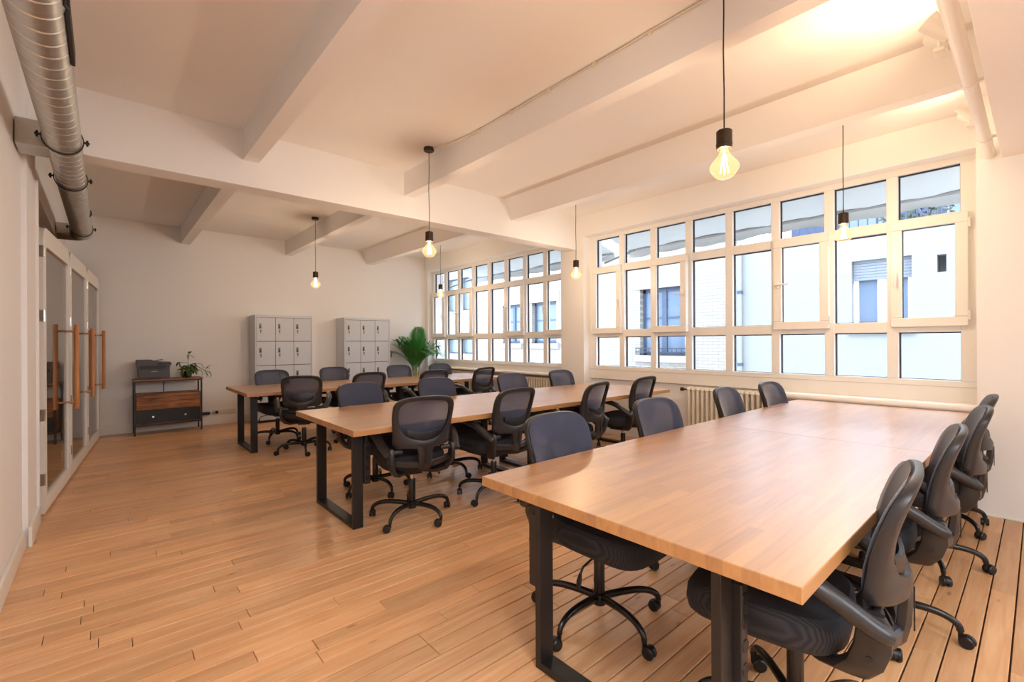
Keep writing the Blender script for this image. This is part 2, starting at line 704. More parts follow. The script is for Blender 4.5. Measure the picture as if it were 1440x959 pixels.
# long beams front and back of the cross beam
for (xa, xb, hx) in ((.905, 1.03, 0), (2.455, 2.57, 0), (4.005, 4.13, .11)):
    for (ya, yb) in ((.18, 4.577), (4.798, YB + .02)):
        struct('ceiling_beam', MB().prism([(xa, 2.933), (xb, 2.933), (xb, ZC + .01), (xa - hx, ZC + .01)], ya, yb, 'y'), M['ceil'])
# lower ceiling over the zone beside and behind the camera
struct('ceiling_soffit', MB().box(-1.7, 5.05, YF, .19, 2.69, ZC + .01, .004), M['ceil'])
# walls
wl = MB()
wl.box(XL - .25, XL, YF - .1, 4.40, 0, ZC)
wl.box(XL - .25, -.388, 4.40, 4.92, 0, ZC)
wl.box(XL - .10, XL, 4.92, YB + .1, 2.555, ZC)
struct('wall_left', wl, M['wall'])
wr = MB()
wr.box(-1.75, -1.65, 4.7, YB + .1, 0, ZC).box(-1.65, XL - .25, 4.70, 4.80, 0, ZC)
struct('wall_recess', wr, M['navy'])
struct('wall_back', MB().box(-1.7, 5.75, YB, YB + .15, 0, ZC), M['wall'])
struct('wall_front', MB().box(-.7, 5.75, YF - .15, YF, 0, ZC), M['wall'])
struct('wall_right', MB().box(5.04, 5.75, -1.6, .325, 0, ZC), M['wall'])           # pier right of the big window
struct('wall_pier', MB().box(5.31, 5.75, 4.45, 4.90, 0, ZC), M['wall'])              # pier between the windows
struct('wall_corner', MB().box(5.34, 5.75, 8.905, YB, 0, ZC), M['wall'])
for (ya, yb) in ((YF, -1.6), (.325, 4.45), (4.90, 8.905)):
    struct('wall_parapet', MB().box(5.50, 5.75, ya, yb, 0, .93), M['wall'])
    struct('wall_lintel', MB().box(5.30, 5.75, ya, yb, 2.89, ZC), M['wall'])
# baseboards
bb = lambda: MB()
struct('baseboard_left', MB().box(XL, XL + .018, YF, 4.38, 0, .12, .004).box(-.388, -.368, 4.38, 4.925, 0, .135, .004), M['trim'])
struct('baseboard_back', MB().box(-.4, 5.34, YB - .02, YB, 0, .15, .004), M['trim'])
struct('baseboard_right', MB().box(5.02, 5.04, -1.6, .325, 0, .0095, .001), M['trim'])
# sill boards
struct('trim_1', MB().box(5.46, 5.52, .33, 4.45, .795, .93, .004), M['trim'])
nose = [(5.5, .80)] + [(5.235 + .033 * math.cos(a), .772 + .033 * math.sin(a)) for a in [PI / 2 + PI * k / 10 for k in range(11)]] + [(5.5, .739)]
struct('trim_2', MB().prism(nose, .335, 1.80, 'y'), M['trim'], smooth=True)
struct('trim_3', MB().lathe([(.0, 0), (.032, 0), (.036, .012), (.036, .045), (.03, .055), (0, .056)], 5.235, .318, .772, 14, 'y'), M['trim'], smooth=True)
struct('trim_4', MB().box(5.27, 5.52, 4.90, 8.91, .80, .835, .008), M['trim'])
struct('trim_5', MB().box(-.43, -.372, 4.905, 4.93, 0, 2.555, .003), M['trim'])


# ------------------------------------------------------------------ windows
def frame_ring(mb, xa, xb, y0, y1, z0, z1, t, bev=0.006):
    mb.box(xa, xb, y0, y1, z0, z0 + t, bev).box(xa, xb, y0, y1, z1 - t, z1, bev)
    mb.box(xa, xb, y0, y0 + t, z0 + t, z1 - t, bev).box(xa, xb, y1 - t, y1, z0 + t, z1 - t, bev)


def make_window(name, yhi, sashes):
    """yhi: y of the far edge of the first glass column; columns run towards smaller y"""
    P = .4965
    G = .412
    rows = ((.983, 1.404), (1.504, 2.333), (2.431, 2.838))
    y_out1 = yhi + .125 if 0 < yhi < 5 else yhi + .085
    y_out0 = yhi - 7 * P - G - .13 if yhi < 5 else yhi - 7 * P - G - .07
    fr = MB()
    X0, X1 = 5.455, 5.53
    # outer frame and mullions, transoms
    fr.box(X0, X1, y_out0, y_out1, .93, rows[0][0], .004)
    fr.box(X0, X1, y_out0, y_out1, rows[2][1], 2.945, .004)
    fr.box(X0, X1, y_out0, yhi - 7 * P - G, rows[0][0], rows[2][1], .004)
    fr.box(X0, X1, yhi, y_out1, rows[0][0], rows[2][1], .004)
    for i in range(7):
        fr.box(X0, X1, yhi - (i + 1) * P, yhi - i * P - G, rows[0][0], rows[2][1], .006)
    for za, zb in ((rows[0][1], rows[1][0]), (rows[1][1], rows[2][0])):
        fr.box(X0 + .004, X1, y_out0 + .04, y_out1 - .04, za, zb, .006)
    root = fr.build(name, M['pvc'])
    root['kind'] = 'structure'
    for i in range(8):
        ya, yb = yhi - i * P - G, yhi - i * P
        for r, (za, zb) in enumerate(rows):
            sash = r == 1 and (i + 1) in sashes
            if not sash:
                gk = MB()
                e = .010
                gk.box(5.495, 5.522, ya - .002, yb + .002, zb - e, zb + .002).box(5.495, 5.522, yb - e, yb + .002, za, zb)
                gk.box(5.505, 5.522, ya - .002, ya + e * .5, za, zb).box(5.505, 5.522, ya, yb, za - .002, za + e * .5)
                gk.build('gasket', M['gasket'], root)
                MB().box(5.510, 5.516, ya, yb, za, zb).build('pane', M['glass'], root)
            else:
                side, ang = sashes[i + 1]            # side: which edge (+1 far / -1 near) carries the handle
                sy0, sy1, sz0, sz1 = ya - .05, yb + .05, za - .052, zb + .075
                hinge = sy1 if side < 0 else sy0
                sb = MB()
                frame_ring(sb, -.042, .02, sy0 - hinge, sy1 - hinge, sz0, sz1, .082, .007)
                s = sb.build('sash', M['pvc'], root)
                s.location = (5.455, hinge, 0)
                s.rotation_euler = (0, 0, R(ang) * (-1 if side < 0 else 1))
                gy0, gy1, gz0, gz1 = sy0 + .082 - hinge, sy1 - .082 - hinge, sz0 + .082, sz1 - .082
                g = MB().box(-.004, .004, gy0, gy1, gz0, gz1).build('pane', M['glass'], s)
                e = .005
                MB().box(-.012, .012, gy0, gy1, gz1 - e, gz1 + .002).box(-.012, .012, gy1 - e, gy1 + .002, gz0, gz1).box(-.012, .012, gy0 - .002, gy0 + e * .5, gz0, gz1).build('gasket', M['gasket'], s)
                hy = (sy0 + .04 - hinge) if side < 0 else (sy1 - .04 - hinge)
                zc = (sz0 + sz1) / 2
                hb = MB()
                hb.box(-.056, -.040, hy - .013, hy + .013, zc - .035, zc + .035, .004)
                turned = (i + 1) in (3, 6)
                hb.tube([(-.05, hy, zc), (-.085, hy, zc)], .009, 8)
                d = (1 if side < 0 else -1)
                if turned:
                    hb.tube([(-.085, hy - d * .005, zc), (-.088, hy + d * .06, zc), (-.086, hy + d * .12, zc)], [.011, .010, .008], 8)
                else:
                    hb.tube([(-.085, hy, zc + .005), (-.088, hy, zc - .06), (-.086, hy, zc - .12)], [.011, .010, .008], 8)
                hb.build('handle', M['pvc'], s, True)
                hh = MB()
                for zz in (sz0 + .09, sz1 - .09):
                    hh.lathe([(.009, -.04), (.009, .04)], -.035, (0.006 if side < 0 else -.006), zz, 8)
                hh.build('hinge', M['pvc'], s, True)
    return root


make_window('window_1', 8.826, {1: (-1, 0), 3: (1, 6), 6: (1, 0), 8: (1, 0)})
make_window('window_2', 4.334, {1: (-1, 0), 3: (-1, 4), 6: (1, 0), 8: (1, 0)})
make_window('window_3_unseen', -1.70, {})  # out-of-view window added for cool side light, inferred from the floor sheen

# ------------------------------------------------------------------ tables
Y1, Y2, Y3 = .3705, 2.996, 6.084
TW = 1.2346
TL = 1.982


def make_table(label, x, y, group='long wooden tables on black steel legs'):
    t = thing('meeting_table', label, 'table', (x, y, 0), 0, group)
    MB().box(0, TL, 0, TW, .708, .75, .003).build('tabletop', M['table'], t)
    for lx in (.092, TL - .092 - .075):
        f = MB()
        a, b = .235, .235 + .765
        f.box(lx, lx + .075, a, a + .03, 0, .708, .002).box(lx, lx + .075, b - .03, b, 0, .708, .002)
        f.box(lx, lx + .075, a + .03, b - .03, 0.001, .031, .002).box(lx, lx + .075, a + .03, b - .03, .678, .707, .002)
        f.build('leg_frame', M['steel_black'], t)
    return t


X0T = 1.2286
for nm, y in (('nearest', Y1), ('middle', Y2), ('farthest', Y3)):
    make_table('wooden table with black steel legs, booth-side half of the %s row' % nm, X0T, y)
    make_table('wooden table with black steel legs, window-side half of the %s row' % nm, X0T + TL + .001, y)


# ------------------------------------------------------------------ chairs
def back_y(x, z):
    side = interp([(.40, -.235), (.47, -.245), (.56, -.250), (.64, -.256), (.72, -.268), (.80, -.288), (.88, -.314), (.96, -.345)], z)
    kk = interp([(.42, 1.5), (.60, 1.7), (.70, 1.4), (.80, .9), (.95, .45)], z)
    return side - kk * (.04 - min(x * x, .05))


HALF = [  # inner (x,z), outer (x,z), half thickness
    ((0, .925), (0, .957), .013), ((.090, .922), (.100, .955), .014), ((.153, .909), (.177, .941), .016), ((.183, .876), (.220, .902), .018),
    ((.188, .822), (.227, .840), .019), ((.180, .770), (.222, .760), .020), ((.160, .715), (.216, .690), .021), ((.120, .674), (.208, .602), .021),
    ((.058, .650), (.105, .585), .020), ((0, .641), (0, .578), .020)]


def outline(z):
    return interp([(.58, .19), (.64, .205), (.70, .213), (.76, .218), (.83, .223), (.87, .221), (.895, .215), (.915, .203), (.932, .181), (.945, .135), (.951, .09), (.954, .02)], z)


def make_chair():
    t = thing('office_chair', '', 'chair')
    # seat cushion
    rings = []
    for z, s in ((.386, .80), (.392, .90), (.412, .97), (.450, 1.0), (.484, .985), (.503, .93), (.511, .80), (.513, .5)):
        ring = []
        for k in range(36):
            a = 2 * PI * k / 36
            c, sn = math.cos(a), math.sin(a)
            e = 2 / 3.6
            x = .248 * s * math.copysign(abs(c) ** e, c)
            y = .025 + .245 * s * math.copysign(abs(sn) ** e, sn)
            zz = z - .028 * max(0, (y - .10) / .17) ** 2 + .012 * (x / .25) ** 2
            ring.append((x, y, zz))
        rings.append(ring)
    MB().loft(rings).build('seat', M['seat'], t, True)
    MB().box(-.15, .15, -.16, .14, .365, .390, .01).box(-.07, .07, -.10, .08, .335, .377, .01).build('seat_plate', M['plastic_dk'], t)
    lv = MB().tube([(.06, .02, .365), (.17, .03, .362), (.225, .035, .352), (.245, .035, .325)], .005, 6)
    lv.tube([(.243, .035, .33), (.252, .035, .30), (.258, .035, .272)], [.008, .014, .011], 8, flat=.6)
    lv.build('lever', M['plastic_dk'], t, True)
    # back frame ring
    inn = catmull([h[0] for h in HALF], 4); out = catmull([h[1] for h in HALF], 4); th = catmull([(h[2], 0) for h in HALF], 4)
    loop = [(i, o, q.x) for i, o, q in zip(inn, out, th)]
    loop = loop + [(Vector((-i.x, i.y)), Vector((-o.x, o.y)), q) for i, o, q in reversed(loop[1:-1])]
    rings = []
    for i, o, q in loop:
        c = (i + o) / 2
        h = (o - i) / 2
        ring = []
        for k in range(10):
            a = 2 * PI * k / 10
            ca = math.copysign(abs(math.cos(a)) ** .6, math.cos(a)); sa = math.copysign(abs(math.sin(a)) ** .6, math.sin(a))
            x = c.x + h.x * ca; z = c.y + h.y * ca
            ring.append((x, back_y(x, z) - q + q * sa - .001, z))
        rings.append(ring)
    MB().loft(rings, loop=True).build('backrest_frame', M['plastic'], t, True)
    # mesh panel over the front
    rings = []
    zs = [.58, .62, .65, .70, .75, .80, .84, .87, .895, .915, .932, .945, .951, .954]
    for z in zs:
        hw = outline(z)
        rings.append([(hw * (2 * k / 12 - 1), back_y(hw * (2 * k / 12 - 1), z) + .004, z) for k in range(13)])
    MB().loft(rings, cap=False, closed=False).build('backrest_mesh', M['mesh'], t, True)
    # spine and lower bar
    sp = MB()
    rings = []
    for z, hw, d in ((.615, .085, .022), (.590, .062, .028), (.56, .053, .032), (.50, .050, .034), (.445, .046, .030), (.425, .036, .022)):
        y = back_y(0, z) - .012
        rings.append([(-hw, y, z), (-hw, y - d * .6, z), (-hw * .7, y - d, z), (hw * .7, y - d, z), (hw, y - d * .6, z), (hw, y, z)])
    sp.loft(rings)
    rings = []
    for k in range(13):
        x = -.215 + .43 * k / 12
        zc = .470 + .35 * x * x
        y = back_y(x, zc) - .012
        rings.append([(x, y, zc - .026), (x, y - .020, zc - .022), (x, y - .024, zc + .012), (x, y - .014, zc + .022), (x, y, zc + .022)])
    sp.loft(rings)
    sp.build('spine', M['plastic'], t, True)
    MB().box(-.006, .006, back_y(0, .54) - .050, back_y(0, .54) - .046, .47, .60, .0015).build('spine_slot', M['plastic_dk'], t)
    lb = MB()
    rings = []
    for k in range(13):
        x = -.125 + .25 * k / 12
        hz = .018 + .012 * math.cos(x / .125 * PI / 2)
        zc = .672 + 1.9 * x * x
        y = back_y(x, zc) - .008
        rings.append([(x, y, zc - hz), (x, y - .012, zc - hz), (x, y - .016, zc), (x, y - .012, zc + hz), (x, y, zc + hz)])
    lb.loft(rings)
    lb.build('lumbar_pad', M['plastic_dk'], t, True)
    # arms
    for sgn in (1, -1):
        ab = MB()
        secs = [  # center (x,y,z), half along (y), half thickness (x)
            ((.228, -.275, .590), .028, .017), ((.230, -.280, .562), .040, .018), ((.230, -.276, .50), .043, .018),
            ((.218, -.258, .445), .044, .018), ((.188, -.225, .398), .045, .019), ((.14, -.17, .374), .045, .018), ((.06, -.09, .366), .04, .012)]
        rings = []
        for i, (c, hy, hx) in enumerate(secs):
            c = Vector(c)
            n = Vector(secs[min(i + 1, len(secs) - 1)][0]) - Vector(secs[max(i - 1, 0)][0])
            n.y = 0
            n.normalize()
            xx = Vector((n.z, 0, -n.x))          # thickness direction
            ring = []
            for k in range(12):
                a = 2 * PI * k / 12
                ca = math.copysign(abs(math.cos(a)) ** .55, math.cos(a)); sa = math.copysign(abs(math.sin(a)) ** .55, math.sin(a))
                p = c + Vector((0, hy * ca, 0)) + xx * (hx * sa)
                ring.append((p.x * sgn, p.y, p.z))
            rings.append(ring)
        ab.loft(rings)
        br = ab.build('arm_bracket', M['plastic'], t, True)
        for (y, z) in ((-.276, .566), (-.268, .470)):
            MB().lathe([(.0075, .0), (.0075, .003)], sgn * .2455, y, z, 8, 'x').build('bolt', M['plastic_dk'], br, True)
        am = MB()
        path = catmull([(.252 * sgn, -.318, .548), (.262 * sgn, -.275, .570), (.282 * sgn, -.20, .622), (.290 * sgn, -.13, .658), (.286 * sgn, 0.0, .679), (.274 * sgn, .11, .680)], 4)
        n = len(path)
        rad = [.030 + .004 * math.sin(PI * i / (n - 1)) for i in range(n)]
        rad[0] = .022; rad[1] = .027; rad[-1] = .016; rad[-2] = .026
        am.tube(path, rad, 12, flat=.78)
        am.build('armrest', M['plastic'], t, True)
        MB().lathe([(.0, -.012), (.018, -.012), (.019, .0), (.019, .075), (.0, .075)], .150 if sgn > 0 else -.225, -.280, .562, 12, 'x').build('arm_pivot', M['plastic'], t, True)
    # gas column
    MB().lathe([(.0, .075), (.032, .075), (.034, .09), (.034, .125), (.026, .132), (.026, .29), (.024, .295), (.0, .296)], n=16).build('base_hub', M['base_metal'], t, True, (0, -.055, 0))
    MB().lathe([(.014, .27), (.014, .34)], n=12).build('gas_lift', M['chrome'], t, True, (0, -.055, 0))
    # star base
    leg = MB()
    path = catmull([(.025, 0, .108), (.10, 0, .118), (.19, 0, .122), (.255, 0, .112), (.295, 0, .088), (.305, 0, .060)], 4)
    leg.tube(path, [.0165 - .005 * i / (len(path) - 1) for i in range(len(path))], 10, flat=1.15)
    ca = MB()
    for sy in (-1, 1):
        ca.lathe([(.0, .004), (.018, .004), (.026, .007), (.0265, .017), (.022, .022), (.0, .023)] if sy > 0 else [(.0, -.023), (.022, -.022), (.0265, -.017), (.026, -.007), (.018, -.004), (.0, -.004)], .022, 0, .0265, 16, 'y')
    ca.lathe([(.009, .03), (.010, .062)], 0, 0, 0, 10)
    hood = []
    for k in range(9):
        a = R(-5) + R(190) * k / 8
        hood.append([(.022 + .0285 * math.cos(a), yy, .0265 + .0285 * math.sin(a)) for yy in (-.006, .006)] + [(.022 + .022 * math.cos(a), yy, .0265 + .022 * math.sin(a)) for yy in (.006, -.006)])
    ca.loft(hood)
    leg0 = None
    rs = random.Random(3)
    for k in range(5):
        if leg0 is None:
            leg0 = leg.build('leg', M['base_metal'], t, True)
            c0 = ca.build('caster', M['plastic_dk'], leg0, True)
            l = leg0; c = c0
        else:
            l = leg0.copy(); COL.objects.link(l); l.parent = t
            c = c0.copy(); COL.objects.link(c); c.parent = l
        l.location = (0, -.055, 0)
        l.rotation_euler = (0, 0, 2 * PI * k / 5)
        c.location = (.305, 0, 0)
        c.rotation_euler = (0, 0, rs.uniform(-2.6, 2.6))
    return t


chair0 = make_chair()
TOPY = .35       # the backrest top sits this far behind the hub
rs = random.Random(11)
used = [False]


def place_chair(bx, by, face, yaw, base, label, group):
    """bx, by: point below the top of the backrest; face: +1 looks to +y, -1 looks to -y"""
    c = chair0 if not used[0] else copy_tree(chair0)
    used[0] = True
    rz = R(yaw) + (0 if face > 0 else PI)
    fx, fy = -math.sin(rz), math.cos(rz)
    c.location = (bx + fx * TOPY, by + fy * TOPY, 0)
    c.rotation_euler = (0, 0, rz)
    c['label'] = label
    c['group'] = group
    k = 0
    for ch in c.children:
        if ch.name.startswith('leg') and not ch.name.startswith('leg_'):
            ch.rotation_euler = (0, 0, R(base) - rz + 2 * PI * k / 5)
            k += 1
            for q in ch.children:
                q.rotation_euler = (0, 0, rs.uniform(-2.6, 2.6))
    return c


ORD = ('first', 'second', 'third', 'fourth')
CH = {
    ('nearest', 'l'): [(1.784, 1.701, 0, 184), (2.737, 1.699, -4, 20), (3.80, 1.707, 3, 50), (4.598, 1.656, -2, 10)],
    ('nearest', 'r'): [(1.80, .262, 8, 46), (2.80, .245, 7, 61), (3.74, .215, 8, 66), (4.577, .226, 5, 16)],
    ('middle', 'r'): [(1.705, 2.88, -10, 67), (2.572, 2.862, 5, 60), (3.506, 2.75, 12, 20), (4.436, 2.838, 4, 50)],
    ('middle', 'l'): [(1.811, 4.292, 6, 200), (2.674, 4.312, 0, 50), (3.70, 4.25, 0, 20), (4.647, 4.32, 0, 0)],
    ('farthest', 'r'): [(1.728, 5.724, -22, 40), (2.598, 5.769, 0, 10), (3.478, 5.60, 0, 30), (4.402, 5.641, 10, 60)],
    ('farthest', 'l'): [(1.791, 7.285, 0, 20), (2.724, 7.418, 0, 10), (3.789, 7.299, 0, 50), (4.578, 7.234, 0, 0)],
}
for (tb, sd), lst in CH.items():
    for i, (bx, by, yaw, base) in enumerate(lst):
        if sd == 'l':
            lab = 'black office chair facing the camera, %s from left, behind the %s table row' % (ORD[i], tb)
        else:
            lab = 'black office chair seen from behind, %s from left, before the %s table row' % (ORD[i], tb)
        place_chair(bx, by, -1 if sd == 'l' else 1, yaw, base, lab, 'black mesh office chairs along the %s table row' % tb)


# ------------------------------------------------------------------ pendant lamps
def make_pendant():
    t = thing('pendant_lamp', '', 'lamp')
    # origin at the ceiling
    MB().lathe([(.0, -.034), (.044, -.034), (.049, -.028), (.049, -.003), (.047, 0), (0, 0)], n=20).build('ceiling_rose', M['bronze'], t, True)
    MB().tube([(0, 0, -.03), (.002, 0, -.2), (-.003, .001, -.4), (.002, 0, -.6), (0, 0, -.795)], .0035, 6).build('cord', M['cord'], t, True)
    h = MB().lathe([(.0, -.795), (.012, -.795), (.016, -.80), (.034, -.802), (.0375, -.806), (.0375, -.868), (.039, -.868), (.039, -.874), (.0375, -.875), (.0375, -.893), (.033, -.895), (.02, -.890), (0, -.890)], n=22)
    h.build('lamp_holder', M['bronze'], t, True)
    prof = [(.017, -.885), (.020, -.905), (.030, -.925), (.048, -.948), (.063, -.966), (.0695, -.980), (.070, -.988), (.066, -1.000), (.054, -1.018), (.040, -1.034), (.026, -1.041), (.010, -1.043), (.0, -1.043)]
    b = MB().lathe(prof, n=28).build('bulb', M['bulb'], t, True)
    fm = MB()
    for k in range(6):
        a = 2 * PI * k / 6
        a2 = a + .5
        fm.tube([(.007 * math.cos(a), .007 * math.sin(a), -.925), (.021 * math.cos(a2), .021 * math.sin(a2), -1.012)], .0016, 5)
    fm.tube([(0, 0, -.90), (0, 0, -.93)], .005, 6)
    fm.build('filament', M['filament'], b, True)
    l = bpy.data.lights.new('bulb_light', 'POINT')
    l.energy = PENDANT_W
    l.color = WARM
    l.shadow_soft_size = .03
    lo = bpy.data.objects.new('bulb_light', l)
    COL.objects.link(lo)
    lo.parent = t
    lo.location = (0, 0, -.97)
    return t


pend0 = make_pendant()
PEND = [((2.34, 1.045), 'hanging bare bulb lamp over the near half of the nearest table, largest in view'),
        ((4.60, 1.075), 'hanging bare bulb lamp before the right end of the big window'),
        ((2.325, 3.842), 'hanging bare bulb lamp with round ceiling rose, over the near half of the middle table'),
        ((4.585, 3.965), 'hanging bare bulb lamp before the pier between both windows'),
        ((2.335, 7.06), 'hanging bare bulb lamp before the back wall, above the left locker'),
        ((4.575, 7.18), 'smallest hanging bare bulb lamp, before the left end of the far window')]
for i, ((x, y), lab) in enumerate(PEND):
    c = pend0 if i == 0 else copy_tree(pend0)
    c.location = (x, y, ZC)
    c['label'] = lab
    c['group'] = 'bare bulb pendant lamps above the tables'

# cable on the ceiling along the second beam
cb = thing('ceiling_cable', 'thin ivory cable clipped along the top of the ceiling beam', 'cable', (2.44, 2.0, ZC))
pts = [(-.10, 1.84, -.008), (-.03, 1.6, -.010)] + [(.006 + .003 * math.sin(k * 1.7), 1.3 - .3 * k, -.012 + .003 * math.sin(k * 2.3)) for k in range(11)]
MB().tube(pts, .006, 6).build('cable', M['conduit'], cb, True)
for k in range(7):
    MB().box(-.004, .016, 1.2 - .42 * k, 1.222 - .42 * k, -.026, 0, .002).build('clip', M['conduit'], cb)

# pipe under the edge of the lower ceiling
pp = thing('ceiling_pipe', 'white painted pipe running along the edge of the lowered ceiling', 'pipe', (3, .25, 2.735))
MB().lathe([(.032, -3.1), (.032, 2.04)], 0, 0, 0, 16, 'x').build('pipe', M['trim'], pp, True)
for x in (-.9, .55, 1.6):
    MB().lathe([(.037, -.012), (.037, .012)], x, 0, 0, 16, 'x').box(x - .01, x + .01, -.065, -.0, -.008, .008).build('pipe_clamp', M['trim'], pp, True)


# white spotlights throwing light up on the ceiling
def make_spot():
    t = thing('spotlight', '', 'spotlight')
    MB().box(-.05, .05, -.02, .02, -.02, .0, .004).tube([(0, 0, 0), (0, .0, .07)], .008, 8).build('bracket', M['trim'], t, True)
    for sx in (-1, 1):
        q = MB().lathe([(0, -.075), (.028, -.075), (.034, -.06), (.047, .055), (.047, .06), (.042, .06), (.040, .045), (0, .045)], n=18)
        h = q.build('lamp_head', M['trim'], t, True)
        h.location = (sx * .065, .0, .085)
        h.rotation_euler = (R(-42), 0, R(sx * -22))
        d = MB().lathe([(0, .046), (.040, .046), (0, .0465)], n=18).build('lamp_lens', M['led'], h, True)
        l = bpy.data.lights.new('spot_light', 'SPOT')
        l.energy = SPOT_W
        l.color = (1, .78, .50)
        l.spot_size = R(120)
        l.spot_blend = .8
        l.shadow_soft_size = .04
        lo = bpy.data.objects.new('spot_light', l)
        COL.objects.link(lo)
        lo.parent = h
        lo.location = (0, 0, .07)
        lo.rotation_euler = (PI, 0, 0)
    return t


sp0 = make_spot()
sp0.location = (3.16, .33, 2.787)
sp0['label'] = 'white twin spotlight on the ceiling pipe, the one nearer the top edge'
sp1 = copy_tree(sp0)
sp1.location = (4.42, .31, 2.787)
sp1['label'] = 'white twin spotlight on the ceiling pipe beside the big window'
for s_ in (sp0, sp1):
    s_['group'] = 'white twin spotlights on the ceiling pipe'

# small hole cover on the lower ceiling
MBd = MB().lathe([(.035, -.006), (.03, -.008), (0, -.008), (0, 0), (.036, 0)], n=18)
o = MBd.build('ceiling_hook_plate', M['conduit'], None, True, (2.85, -.05, 2.69))
tag(o, 'small round cover plate on the lowered ceiling at the top right', 'cover')

# ------------------------------------------------------------------ spiral duct on the left wall
DX, DZ, DR = -.196, 2.61, .089
dt = thing('ventilation_duct', 'galvanised spiral ventilation duct running along the top of the left wall', 'duct', (DX, 0, DZ))
db = MB()
rings = []
y = -.2
pitch = .105
prof = [(0, 0), (.003, -.004), (.008, -.004), (.011, 0), (.06, 0)]
ys = []
while y < 7.05:
    for dy, dr in prof[:4]:
        ys.append((y + dy, dr))
    y += pitch
ND = 28
for (yy, dr) in ys:
    ring = []
    for k in range(ND):
        a = 2 * PI * k / ND
        ring.append(((DR + dr) * math.cos(a), yy + pitch * k / ND, (DR + dr) * math.sin(a)))
    rings.append(ring)
db.loft(rings, cap=False)
db.build('duct_pipe', M['duct'], dt, True)
el = MB()
path = [(0, 7.05, 0)] + [(-.11 + .11 * math.cos(a), 7.14 + .11 * math.sin(a), 0) for a in [R(90) * k / 6 for k in range(7)]] + [(-.21, 7.25, 0)]
el.tube(path, .094, 24, True)
el.build('duct_elbow', M['duct'], dt, True)
for yy, wx in ((4.0, 1), (4.92, 0), (6.95, 0)):
    c = MB()
    rg = []
    for k in range(29):
        a = 2 * PI * k / 28
        rg.append([((DR + q) * math.cos(a), yy + w, (DR + q) * math.sin(a)) for q, w in ((.004, -.009), (.010, -.009), (.010, .009), (.004, .009))])
    c.loft(rg, cap=False)
    for sx in (-1, 1):
        c.box(sx * (DR + .004), sx * (DR + .035), yy - .012, yy + .012, -.004, .004)
        c.lathe([(.006, -.018), (.006, .018)], sx * (DR + .024), yy, 0, 8)
    c.build('duct_clamp', M['rubber'], dt, True)
    if wx:
        MB().box(-.212, -.05, yy + .06, yy + .27, -.06, .10, .003).build('wall_bracket', M['duct'], dt)
for (ya, yb) in ((2.2, 2.45), (5.95, 6.12)):
    MB().tube([(DR + .004, ya, -.01), (DR + .008, ya + .08, -.02), (DR - .004, ya + .16, -.03), (DR + .006, yb, .0)], .006, 6).build('strap', M['rubber'], dt, True)
MB().box(DR - .004, DR + .010, 2.42, 2.85, -.035, .03, .003).build('duct_damper', M['rubber'], dt)



# ------------------------------------------------------------------ phone booths
def rounded_door(w_, h_, r, n=8, inset=0.):
    """outline in (y,z): square feet, rounded top corners"""
    pts = [(inset, inset), (w_ - inset, inset)]
    for k in range(n + 1):
        a = (PI / 2) * k / n
        pts.append((w_ - r + (r - inset) * math.cos(a), h_ - r + (r - inset) * math.sin(a)))
    for k in range(n + 1):
        a = PI / 2 + (PI / 2) * k / n
        pts.append((r + (r - inset) * math.cos(a), h_ - r + (r - inset) * math.sin(a)))
    return pts


BH = 2.27
BW = 1.245


def make_booth():
    t = thing('phone_booth', '', 'booth')
    # local: y along the row, +x towards the room; front face of the door at x=0
    pr = rounded_door(BW, BH, .13)
    sh = MB()
    ino = [(p[0], p[1]) for p in rounded_door(BW, BH, .13, inset=.022)]
    sh_r0 = [(-.045, p[0], p[1]) for p in pr]; sh_r1 = [(-.92, p[0], p[1]) for p in pr]
    sh_i0 = [(-.045, p[0], p[1]) for p in ino]; sh_i1 = [(-.92, p[0], p[1]) for p in ino]
    sh.loft([sh_r0, sh_r1, sh_i1, sh_i0], cap=False, loop=True)
    sh.build('shell', M['plywood'], t)
    MB().prism(ino, -.90, -.88, 'x').build('back_panel', M['felt'], t)
    MB().box(-.88, -.55, .03, BW - .03, .98, 1.01, .003).build('desk_shelf', M['plywood'], t)
    # door
    d = MB()
    o_ = rounded_door(BW - .012, BH - .03, .12)
    i_ = [(.0, 0)] * 0
    iw0, iw1, iz0, iz1, ir = .115, BW - .085, .125, BH - .165, .05
    inner = []
    for (cy, cz, a0) in ((iw0, iz0, None), (iw1, iz0, None)):
        inner.append((cy, cz))
    for k in range(9):
        a = (PI / 2) * k / 8
        inner.append((iw1 - ir + ir * math.cos(a), iz1 - ir + ir * math.sin(a)))
    for k in range(9):
        a = PI / 2 + (PI / 2) * k / 8
        inner.append((iw0 + ir + ir * math.cos(a), iz1 - ir + ir * math.sin(a)))
    off = (.006, .012)
    A = lambda L, x, ox=0, oz=0: [(x, p[0] + ox, p[1] + oz) for p in L]
    d.loft([A(o_, -.004, *off), A(o_, 0, *off), A(inner, 0), A(inner, -.038), A(o_, -.040, *off)], cap=False, loop=True)
    dr = d.build('door', M['trim'], t)
    gp = MB().prism(inner, -.024, -.016, 'x').build('glass_pane', M['booth_glass'], dr)
    for side in (1, -1):                                           # pull bar outside and inside
        hy = BW - .10
        x = .058 if side > 0 else -.085
        hb = MB().tube([(x, hy, .70), (x, hy, 1.52)], .019, 14)
        hb.build('handle', M['handle'], dr, True)
        for z in (.765, 1.455):
            MB().tube([(x, hy, z), (-.01 if side > 0 else -.03, hy, z)], .011, 10).build('handle_post', M['handle'], dr, True)
    for z in (.28, .78, 1.55, 2.05):
        MB().box(-.03, .006, -.006, .014, z - .045, z + .045, .002).lathe([(.006, -.045), (.006, .045)], .004, .002, z, 8).build('hinge', M['chrome'], dr)
    return t


